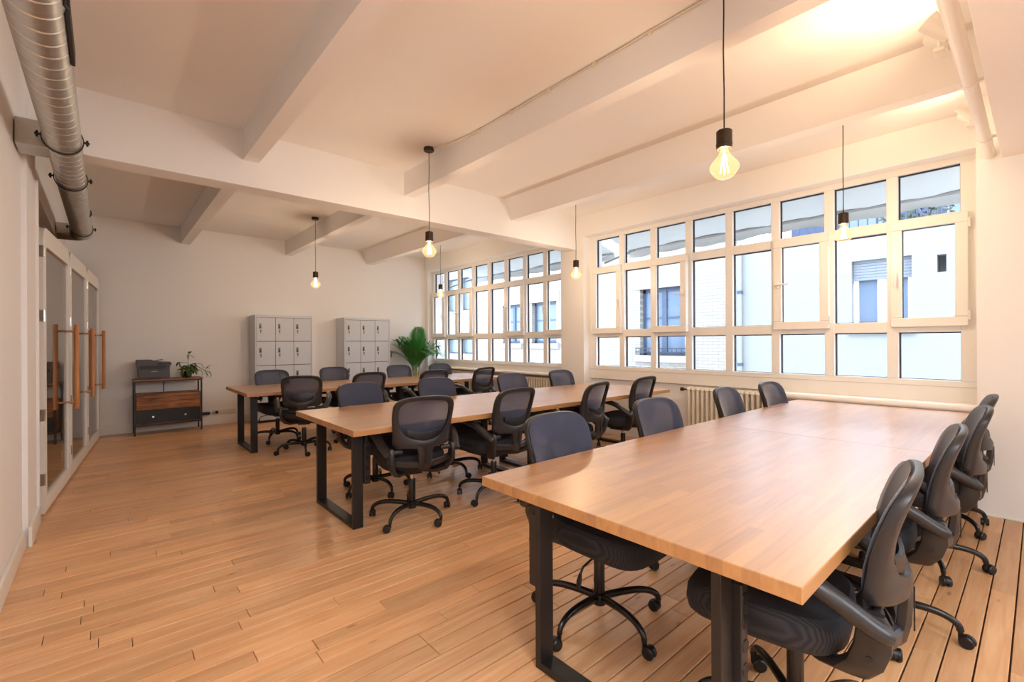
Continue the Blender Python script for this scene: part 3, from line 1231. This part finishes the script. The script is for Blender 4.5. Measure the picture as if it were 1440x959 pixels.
bth = make_booth()
ang = math.atan2(.29, 3.72)
bth.location = (-.362, 5.09, .006)
bth.rotation_euler = (0, 0, -ang)
BL = ('white framed glass door phone booth with wooden pull bars, nearest of the three', 'white framed glass door phone booth with wooden pull bars, middle of the three', 'white framed glass door phone booth with wooden pull bars, farthest, next to the back wall')
bs = [bth, copy_tree(bth), copy_tree(bth)]
for k, b in enumerate(bs):
    s = k * (BW + .006)
    b.location = (-.362 + math.sin(ang) * s, 5.09 + math.cos(ang) * s, .006)
    b['label'] = BL[k]
    b['group'] = 'phone booths along the left wall'
# small pale mark printed on the first glass
dr0 = [c for c in bth.children if c.name.startswith('door')][0]
mk = MB()
for k, (y0, z0, y1, z1) in enumerate(((.86, .31, .965, .335), (.865, .27, .875, .305), (.875, .30, .90, .30), (.90, .27, .905, .30), (.915, .272, .945, .276), (.915, .302, .945, .306), (.95, .275, .955, .307), (.86, .245, .96, .252))):
    mk.add([(-.0155, y0, z0), (-.0155, y1, z1), (-.0155, y1, z1 + .007), (-.0155, y0, z0 + .007)], [(0, 1, 2, 3)])
mk.build('printed_mark', M['print_mark'], dr0)

# ------------------------------------------------------------------ console, printer, plant
CX, CY = .30, 8.615
ct = thing('console_cabinet', 'rustic brown console cabinet with black metal frame beside the booths', 'cabinet', (CX, CY, 0))
cw, cdp, chh = .83, .34, .815
MB().box(-.01, cw + .01, -.012, cdp, chh - .022, chh, .003).build('top_panel', M['walnut'], ct)
fm = MB()
for x in (0, cw - .022):
    for y in (0, cdp - .024):
        fm.box(x, x + .022, y, y + .022, 0, chh - .022, .001)
for z in (chh - .040, .135):
    fm.box(.022, cw - .022, 0, .02, z, z + .017).box(.022, cw - .022, cdp - .024, cdp - .004, z, z + .017)
    for x in (.002, cw - .02):
        fm.box(x, x + .018, .022, cdp - .024, z, z + .017)
fm.box(cw * .44, cw * .44 + .012, cdp - .02, cdp - .008, .6, chh - .03)
fm.build('frame', M['steel_black'], ct)
MB().box(.024, cw - .024, .012, cdp - .03, .152, .60, .002).build('body', M['walnut'], ct)
MB().box(.030, cw - .030, -.004, .014, .372, .592, .003).build('front_panel', M['walnut'], ct)
dw = MB().box(.030, cw - .030, -.006, .014, .168, .362, .003).build('drawer', M['printer_dk'], ct)
for x in (.22, cw - .22):
    MB().lathe([(0, -.034), (.014, -.034), (.017, -.028), (.012, -.016), (.007, -.012), (.009, -.006)], x, 0, .265, 14, 'y').build('knob', M['chrome'], dw, True)

pt = thing('printer', 'dark grey laser printer standing on the left of the console', 'printer', (.335, 8.64, chh))
MB().prism([(.028, .0), (.382, .0), (.395, .20), (.015, .20)], .03, .30, 'y').build('body', M['printer'], pt)
MB().box(.02, .39, .012, .032, .012, .135, .006).build('front_cover', M['printer'], pt)
MB().box(.035, .345, .024, .034, .150, .185, .002).build('output_slot', M['printer_dk'], pt)
MB().box(.17, .24, .009, .013, .108, .116).build('printed_mark', M['print_mark'], pt)
MB().box(.10, .29, .008, .02, .010, .022, .002).build('paper_tray', M['printer_dk'], pt)
lid = MB().prism([(.0, .20), (.41, .20), (.408, .245), (.24, .255), (.18, .282), (.004, .285)], -.005, .31, 'y').build('scanner_lid', M['printer'], pt)
MB().box(.24, .40, -.008, .0, .212, .238, .002).build('control_panel', M['printer_dk'], pt)
MB().prism([(.215, .262), (.312, .283), (.312, .288), (.215, .268)], .03, .27, 'y').build('paper_feeder', M['printer_dk'], pt)

hp = thing('potted_houseplant', 'bushy green houseplant in a small dark pot on the console', 'plant', (.965, 8.76, chh))
MB().lathe([(0, 0), (.042, 0), (.050, .06), (.055, .085), (.050, .086), (.047, .075), (0, .074)], n=18).build('pot', M['pot'], hp, True)
MB().lathe([(.0, .070), (.046, .072), (0, .078)], n=14).build('soil', M['soil'], hp, True)
rl = random.Random(5)


def leaf_mesh(L, W_, bend, n=6):
    mb = MB()
    rows = []
    for i in range(n + 1):
        s = i / n
        wd = W_ * math.sin(PI * min(1, s * .92 + .06)) ** .8
        x = L * s * math.cos(bend * s * .5)
        z = -L * s * math.sin(bend * s * .5)
        rows.append([(x, -wd, z + .25 * wd), (x, 0, z), (x, wd, z + .25 * wd)])
    mb.loft(rows, cap=False, closed=False)
    return mb


leaf_src = [leaf_mesh(.10, .022, 1.2), leaf_mesh(.13, .021, 1.7), leaf_mesh(.09, .026, .9)]
lms = []
for q in leaf_src:
    o = q.build('leaf', M['leaf'], hp, True)
    lms.append(o)
first = set()
for k in range(42):
    a = rl.uniform(0, 2 * PI)
    r = rl.uniform(.0, .085)
    zz = .09 + rl.uniform(0, .10)
    i = k % 3
    if i not in first:
        o = lms[i]; first.add(i)
    else:
        o = lms[i].copy(); COL.objects.link(o); o.parent = hp
    o.location = (r * math.cos(a), r * math.sin(a) * .7, zz)
    o.rotation_euler = (rl.uniform(-.4, .4), rl.uniform(-.7, .35), a)
st = MB()
for (path) in ([(0, 0, .07), (-.03, 0, .16), (-.09, .0, .17), (-.11, 0, .24)], [(0, 0, .07), (.0, 0, .2), (.0, 0, .30), (.01, 0, .37)],
               [(0, 0, .07), (.08, 0, .17), (.18, 0, .12), (.29, 0, .05)], [(0, 0, .07), (.06, 0, .2), (.17, 0, .2), (.20, 0, .13)]):
    st.tube(catmull(path, 4), .0035, 5)
st.build('stems', M['leaf'], hp, True)
for loc, rot, i in (((-.10, 0, .24), (0, .2, 2.2), 0), ((-.10, 0, .235), (0, 1.2, 2.6), 1), ((-.09, 0, .22), (0, -.5, .5), 0), ((.25, -.02, .09), (0, .4, .1), 1), ((.24, -.01, .12), (0, -1.2, .2), 0), ((.22, -.03, .07), (0, .7, -.2), 2), ((.01, 0, .36), (0, -.9, 1.0), 2), ((.01, 0, .34), (0, .2, .1), 2),
                    ((.19, -.02, .10), (0, .35, .1), 1), ((.21, -.02, .14), (0, .9, -.2), 1), ((.14, -.02, .12), (0, .5, -.3), 1), ((.20, 0, .13), (0, -.4, .2), 0), ((-.08, -.05, .12), (0, .9, 4.2), 1), ((-.08, -.05, .13), (0, 1.1, 3.8), 1)):
    o = lms[i].copy(); COL.objects.link(o); o.parent = hp
    o.location = loc; o.rotation_euler = rot
sp_ = MB().lathe([(0, 0), (.004, .01), (.012, .05), (.016, .09), (0, .10)], n=8).build('bud', M['stem'], hp, True, (.0, 0, .255))

# wall sockets
so = thing('socket_strip', 'row of beige wall sockets above the baseboard right of the console', 'socket', (1.36, YB, .20))
MB().box(-.03, .30, -.014, -.001, -.042, .042, .004).build('plate', M['outlet'], so)
for k in range(4):
    MB().lathe([(.0, -.024), (.022, -.024), (.022, -.016), (.0, -.016)], .02 + .085 * k, 0, .0, 14, 'y').build('socket', M['outlet'], so, True)
ad = thing('power_adapter', 'black plug and power adapter with cord at the wall sockets', 'adapter', (1.26, YB - .03, .195))
MB().box(-.10, .02, -.03, .012, -.022, .022, .005).build('body', M['printer_dk'], ad)
MB().lathe([(0, -.03), (.022, -.03), (.025, -.008), (0.02, -.001), (0, -.001)], .12, .006, .005, 12, 'y').build('plug', M['printer_dk'], ad, True)
MB().tube([(-.10, 0, 0), (-.22, .005, -.005), (-.34, .0, .0)], .004, 6).tube([(.02, 0, 0), (.07, -.005, -.004), (.115, -.012, .0)], .004, 6).build('cord', M['printer_dk'], ad, True)


# ------------------------------------------------------------------ lockers
def make_locker():
    t = thing('locker', '', 'locker')
    W_, D_, H_ = .92, .40, 1.815
    b = MB()
    b.box(0, W_, .022, D_, .04, H_, .003)
    b.box(0, .022, 0, .022, .04, H_, .002).box(W_ - .022, W_, 0, .022, .04, H_, .002).box(.022, W_ - .022, 0, .022, H_ - .04, H_, .002).box(.022, W_ - .022, 0, .022, .04, .15, .002)
    b.build('body', M['locker'], t)
    f = MB()
    for x in (.03, W_ - .07):
        for y in (.03, D_ - .07):
            f.box(x, x + .04, y, y + .04, 0, .04)
    f.build('feet', M['locker_dk'], t)
    MB().box(.022, W_ - .022, .018, .021, .15, H_ - .04).build('shadow_gap', M['locker_dk'], t)
    cw_ = (W_ - .044) / 3
    rh = (H_ - .04 - .15) / 4
    d0 = None
    for r in range(4):
        for c in range(3):
            if d0 is None:
                d0 = MB().box(.003, cw_ - .003, .0, .017, .005, rh - .006, .003).build('door', M['locker'], t)
                h0 = MB().box(.042, .076, -.008, .0, .215, .30, .003).build('handle', M['pewter'], d0)
                k0 = MB().box(.050, .068, -.013, -.007, .225, .262, .003).build('latch', M['steel_black'], d0)
                MB().lathe([(0, -.010), (.011, -.010), (.012, 0), (0, 0)], .066, 0, .185, 10, 'y').build('keyhole', M['pewter'], d0)
                MB().box(.061, .071, -.012, -.009, .140, .182, .001).build('key_tag', M['steel_black'], d0)
                d = d0
            else:
                d = copy_tree(d0, t)
            d.location = (.022 + c * cw_, 0, .15 + r * rh)
    return t


lk = make_locker()
lk.location = (1.865, 8.605, 0)
lk['label'] = 'tall light grey metal locker with twelve small doors, left of the two'
lk2 = copy_tree(lk)
lk2.location = (3.365, 8.605, 0)
lk2['label'] = 'tall light grey metal locker with twelve small doors, beside the palm'
for q in (lk, lk2):
    q['group'] = 'grey lockers on the back wall'

# ------------------------------------------------------------------ palm
pm = thing('potted_palm', 'tall green areca palm in the corner between locker and window', 'plant', (4.83, 8.55, 0))
MB().lathe([(0, 0), (.15, 0), (.17, .05), (.19, .38), (.20, .40), (.185, .40), (.175, .36), (0, .355)], n=24).build('pot', M['pot_wh'], pm, True)
MB().lathe([(0, .35), (.172, .358), (0, .365)], n=16).build('soil', M['soil'], pm, True)
rp = random.Random(21)
ss = MB()
for k in range(11):
    a = 2 * PI * k / 11 + rp.uniform(-.2, .2)
    r0 = rp.uniform(.02, .06)
    ss.tube([(r0 * math.cos(a), r0 * math.sin(a), .35), (r0 * 1.4 * math.cos(a), r0 * 1.4 * math.sin(a), .70), (r0 * 2.0 * math.cos(a), r0 * 2.0 * math.sin(a), 1.0)], [.011, .009, .007], 6)
ss.build('stems', M['stem'], pm, True)
for k in range(27):
    a = 2 * PI * k * .381966 + rp.uniform(-.18, .18)
    lean = rp.uniform(.35, 1.15) if k % 3 else rp.uniform(.12, .35)
    L = rp.uniform(.55, .80) if k % 3 else rp.uniform(.58, .72)
    z0 = rp.uniform(.72, 1.0)
    base = Vector((.07 * math.cos(a), .07 * math.sin(a), z0))
    N = 22
    dirh = Vector((math.cos(a), math.sin(a), 0))
    side = Vector((-math.sin(a), math.cos(a), 0))
    if side.y > 0: pass
    pts = []
    p = base.copy()
    th = PI / 2 - lean * .55
    for i in range(N + 1):
        pts.append(p.copy())
        p = p + (dirh * math.cos(th) + Vector((0, 0, 1)) * math.sin(th)) * (L / N)
        th -= lean * 1.5 / N * (.4 + 1.2 * i / N)
    # keep clear of the walls
    for q in pts:
        q.y = min(q.y, .34); q.x = max(-.40, min(q.x, .40))
    fr = MB()
    fr.tube(pts, [.005 - .0035 * i / N for i in range(N + 1)], 5)
    for i in range(3, N + 1):
        s = i / N
        ll = .27 * math.sin(PI * min(1, .18 + .72 * s)) + .03
        t_ = (pts[min(i + 1, N)] - pts[i - 1]).normalized()
        for sd in (-1, 1):
            d = (t_ * .75 + side * sd * .8 + Vector((0, 0, .25))).normalized()
            q0 = pts[i]
            q1 = q0 + d * ll * .5
            q2 = q0 + d * ll + Vector((0, 0, -.25 * ll))
            wv = t_.cross(d).cross(d).normalized() * .010
            vs = [q0 - wv * .4, q0 + wv * .4, q1 - wv, q1 + wv, q2]
            for v_ in vs:
                v_.y = min(v_.y, .345); v_.x = max(-.50, min(v_.x, .49))
            fr.add(vs, [(0, 1, 3, 2), (2, 3, 4)])
    fr.build('frond', M['palm'], pm, True, fix=False)


# ------------------------------------------------------------------ radiators
def make_radiator(label, x, y0, n, z0, z1):
    """runs along y from y0 upwards, n sections"""
    P = .057
    t = thing('radiator', label, 'radiator', (x, y0, 0))
    s0 = None
    for k in range(n):
        if s0 is None:
            q = MB()
            for dx in (-.055, 0, .055):
                q.tube([(dx, 0, z0 + .03), (dx, 0, z1 - .03)], .016, 8, flat=1)
            for zz in (z0 + .03, z1 - .035):
                q.tube([(-.068, 0, zz), (-.05, 0, zz + (.012 if zz > .5 else -.012)), (.05, 0, zz + (.012 if zz > .5 else -.012)), (.068, 0, zz)], [.016, .027, .027, .016], 8)
                q.tube([(0, -P / 2, zz), (0, P / 2, zz)], .02, 8)
            s0 = q.build('section', M['radiator'], t, True)
            s = s0
        else:
            s = s0.copy(); COL.objects.link(s); s.parent = t
        s.location = (0, P * k, 0)
    f = MB()
    for yy in (0, P * (n - 1)):
        f.box(-.05, .05, yy - .012, yy + .012, 0, z0 + .03, .003)
    f.build('feet', M['radiator'], t)
    yv = P * (n - 1) + .03
    v = MB().tube([(0, yv, z1 - .035), (0, yv + .06, z1 - .035)], .010, 8).lathe([(.0, .06), (.014, .06), (.023, .07), (.023, .10), (.0, .105)], 0, yv, z1 - .035, 12, 'y')
    v.build('valve', M['rubber'], t, True)
    return t


make_radiator('cream column radiator under the big window, behind the nearest table', 5.395, 1.92, 17, .10, .775)
make_radiator('cream column radiator under the far window, nearer the palm', 5.395, 7.25, 20, .10, .775)
make_radiator('cream column radiator under the far window, nearer the pier', 5.395, 5.25, 14, .10, .755)


# ------------------------------------------------------------------ power strips on table legs
def make_strip(label, loc, rz=0):
    t = thing('power_strip', label, 'power strip', loc, rz)
    MB().box(-.022, .022, -.026, .026, -.15, .15, .004).build('body', M['plastic'], t)
    for k in range(4):
        MB().lathe([(0, -.029), (.019, -.029), (.020, -.0255), (0, -.0255)], 0, 0, .105 - .07 * k, 14, 'y').build('socket', M['plastic_dk'], t, True)
    MB().lathe([(.016, .15), (.012, .165), (.006, .20)], n=10).tube([(0, 0, .2), (0, .008, .215), (.01, .02, .22), (.02, .03, .19)], .004, 6).build('plug', M['plastic_dk'], t, True)
    return t


LX = X0T + .092 + .075 + .024
make_strip('black power strip hung on the right leg of the nearest table, under its front corner', (LX, Y1 + .235 - .0, .465))
make_strip('black power strip hung on the right leg of the middle table, behind the steel post', (LX, Y2 + .235 + .0, .465))
make_strip('black power strip hung on the left leg of the nearest table, outer side', (X0T + .13, Y1 + 1.0 + .027, .465), PI)

# ------------------------------------------------------------------ outside
gd = struct('ground', MB().box(5.8, 22, -14, 26, -4.2, -4), M['ground'])
# pale brick building
bb_ = thing('brick_building', 'pale brick building across the courtyard with a dark framed window', 'building', (10, 4.27, -4))
q = MB()
HOLES = [(1.12, 2.30, 5.0, 6.62), (5.15, 6.2, 5.3, 6.55), (6.75, 7.6, 5.3, 6.55)]
ycur = 0
for (ya, yb, za, zb) in HOLES:
    q.box(0, .4, ycur, ya, 0, 9)
    q.box(0, .4, ya, yb, 0, za).box(0, .4, ya, yb, zb, 9)
    ycur = yb
q.box(0, .4, ycur, 9.0, 0, 9)
q.build('brick_wall', M['brick'], bb_)
for i, (ya, yb, za, zb) in enumerate(HOLES):
    f = MB()
    f.box(.14, .20, ya, ya + .07, za, zb).box(.14, .20, yb - .07, yb, za, zb).box(.14, .20, ya, yb, zb - .08, zb).box(.14, .20, ya, yb, za, za + .08)
    ym = (ya + yb) / 2
    f.box(.13, .20, ym - .06, ym + .06, za, zb).box(.15, .19, ya, yb, za + (zb - za) * .55, za + (zb - za) * .55 + .035)
    w_ = f.build('window', M['ext_frame'], bb_)
    MB().box(.17, .18, ya + .05, yb - .05, za + .05, zb - .05).build('pane', M['ext_glass'], w_)
    MB().box(-.10, .14, ya - .14, yb + .14, za - .16, za, .01).build('window_sill', M['stone'], bb_)
    MB().box(-.03, .10, ya - .12, yb + .12, zb, zb + .30, .01).build('lintel', M['stone'], bb_)
    if i == 0:
        r_ = MB()
        for z in (za + .08, za + .17):
            r_.tube([(-.07, ya - .10, z), (-.07, yb + .10, z)], .012, 6)
        for k in range(12):
            yy = ya - .08 + k * (yb - ya + .16) / 11
            r_.tube([(-.07, yy, za), (-.07, yy, za + .17)], .008, 5)
        r_.build('window_railing', M['rail'], bb_)
# white rendered building with terrace
wb_ = thing('white_building', 'low white rendered building across the courtyard with roller shutter window and terrace', 'building', (10, 0, -4))
q = MB()
ya, yb, za, zb = 1.40, 2.22, 5.50, 6.74
TOPW = 7.22
q.box(0, .5, -9, .98, 0, TOPW).box(0, .5, .98, 1.09, 0, 6.42).box(0, .5, .98, 1.09, 6.70, TOPW).box(.3, .5, .98, 1.09, 6.42, 6.70)
q.box(0, .5, 1.09, ya, 0, TOPW).box(0, .5, yb, 4.265, 0, TOPW).box(0, .5, ya, yb, 0, za).box(0, .5, ya, yb, zb, TOPW)
q.box(.5, 4.4, -9, 4.25, TOPW - .3, TOPW - .1)
q.build('rendered_wall', M['render'], wb_)
MB().box(-.05, .55, -9, 4.26, TOPW, TOPW + .06, .01).build('coping', M['stone'], wb_)
f = MB()
f.box(.16, .22, ya, ya + .07, za, zb).box(.16, .22, yb - .07, yb, za, zb).box(.16, .22, ya, yb, za, za + .08).box(.15, .22, (ya + yb) / 2 - .07, (ya + yb) / 2 + .07, za, zb)
w_ = f.build('window', M['pvc'], wb_)
MB().box(.18, .19, ya + .05, yb - .05, za + .05, zb).build('pane', M['ext_glass'], w_)
s = MB()
for k in range(7):
    s.box(.08, .10, ya + .01, yb - .01, zb - .05 * (k + 1) + .004, zb - .05 * k, .003)
s.build('roller_shutter', M['shutter'], wb_)
MB().box(-.06, .16, ya - .06, yb + .06, za - .06, za, .01).build('window_sill', M['stone'], wb_)
rr = MB()
for z in (TOPW + .12, TOPW + .62):
    rr.tube([(.1, -8.5, z), (.1, 3.95, z)], .016, 6)
for k in range(94):
    yy = -8.5 + k * .133
    rr.tube([(.1, yy, TOPW + .06), (.1, yy, TOPW + .62)], .010 if k % 6 else .02, 5)
rr.build('terrace_railing', M['rail'], wb_)
MB().tube([(-.07, 4.13, 0), (-.07, 4.13, 8.9)], .045, 10).build('downpipe', M['render'], wb_, True)
for z in (4.85, 6.35, 7.8):
    MB().lathe([(.06, -.03), (.06, .03)], -.07, 4.13, z, 10).build('pipe_collar', M['ext_frame'], wb_, True)
# building behind the terrace
fb = thing('far_building', 'slate blue building behind the terrace railing', 'building', (14.5, 0, -4))
MB().box(0, .6, -10, 4.6, 0, 8.85).build('facade', M['far_dark'], fb)
for k in range(6):
    y0 = -7.6 + 2.0 * k
    w_ = MB().box(-.04, .02, y0, y0 + 1.0, 7.4, 8.7).build('window', M['stone'], fb)
    MB().box(-.05, -.03, y0 + .08, y0 + .92, 7.48, 8.62).build('pane', M['ext_glass'], w_)
rf = random.Random(9)
for k, (y, lab) in enumerate(((.2, 'leafy terrace shrub behind the railing, rightmost'), (1.5, 'leafy terrace shrub behind the railing, left of the rightmost'))):
    sh_ = thing('terrace_shrub', lab, 'shrub', (11.0, y, TOPW - 4.1), 0, 'shrubs on the terrace')
    MB().box(-.2, .2, -.2, .2, 0, .3, .02).build('planter', M['stone'], sh_)
    fo = MB()
    for i in range(220):
        p = Vector((max(-.4, min(.4, rf.gauss(0, .2))), max(-.5, min(.5, rf.gauss(0, .28))), .55 + rf.gauss(0, .15)))
        d = Vector((rf.uniform(-1, 1), rf.uniform(-1, 1), rf.uniform(-1, 1))).normalized() * .07
        e = d.orthogonal().normalized() * .03
        fo.add([p - d, p + e, p + d, p - e], [(0, 1, 2, 3)])
    fo.build('foliage', M['far_leaf'], sh_, fix=False)
# building beyond the far window
lb_ = thing('pale_building', 'pale building with tall windows beyond the left half of the far window', 'building', (10.6, 13.3, -4))
q = MB()
q.box(0, .5, 0, 11, 0, 4.9).box(0, .5, 0, 11, 5.5, 6.6).box(0, .5, 0, 11, 7.9, 9)
for k in range(12):
    q.box(0, .5, k * .98 - .12, k * .98 + .12, 4.9, 9)
q.build('facade', M['render'], lb_)
for z0, z1 in ((4.9, 5.5), (6.6, 7.9)):
    for k in range(11):
        w_ = MB().box(.18, .22, k * .98 + .12, k * .98 + .86, z0, z1).build('window', M['ext_frame'], lb_)
        MB().box(.15, .19, k * .98 + .16, k * .98 + .82, z0 + .04, z1 - .04).build('pane', M['ext_glass'], w_)


# awnings outside, above both windows
def make_awning(label, y0, y1):
    t = thing('awning', label, 'awning', (5.80, y0, 0), 0, 'canvas awnings above the windows')
    L = y1 - y0
    rows = []
    NN = 40
    sec = [(0, 3.06), (.20, 3.02), (.42, 2.955), (.62, 2.93), (.80, 2.865), (.82, 2.80), (.815, 2.74)]
    for k in range(NN + 1):
        y = L * k / NN
        r = []
        for i, (x, z) in enumerate(sec):
            sag = .012 * math.sin(k * 1.3 + i) + .010 * math.sin(k * .45 + i * 2)
            r.append((x, y, z + sag * (i > 0)))
        r += [(x, y, z + .006) for (x, y, z) in reversed(r)]
        rows.append(r)
    MB().loft(rows, cap=True).build('canvas', M['awning'], t, True)
    MB().tube([(0, 0, 3.08), (0, L, 3.08)], .04, 10).build('roller', M['stone'], t, True)
    MB().tube([(.80, 0, 2.86), (.80, L, 2.86)], .02, 8).build('front_bar', M['stone'], t, True)
    for y in (.12, L - .12):
        MB().tube([(.0, y, 2.55), (.80, y, 2.85)], .016, 8).build('arm', M['stone'], t, True)
    return t


make_awning('grey canvas awning outside above the big near window', .2, 4.55)
make_awning('grey canvas awning outside above the far window', 4.85, 9.0)
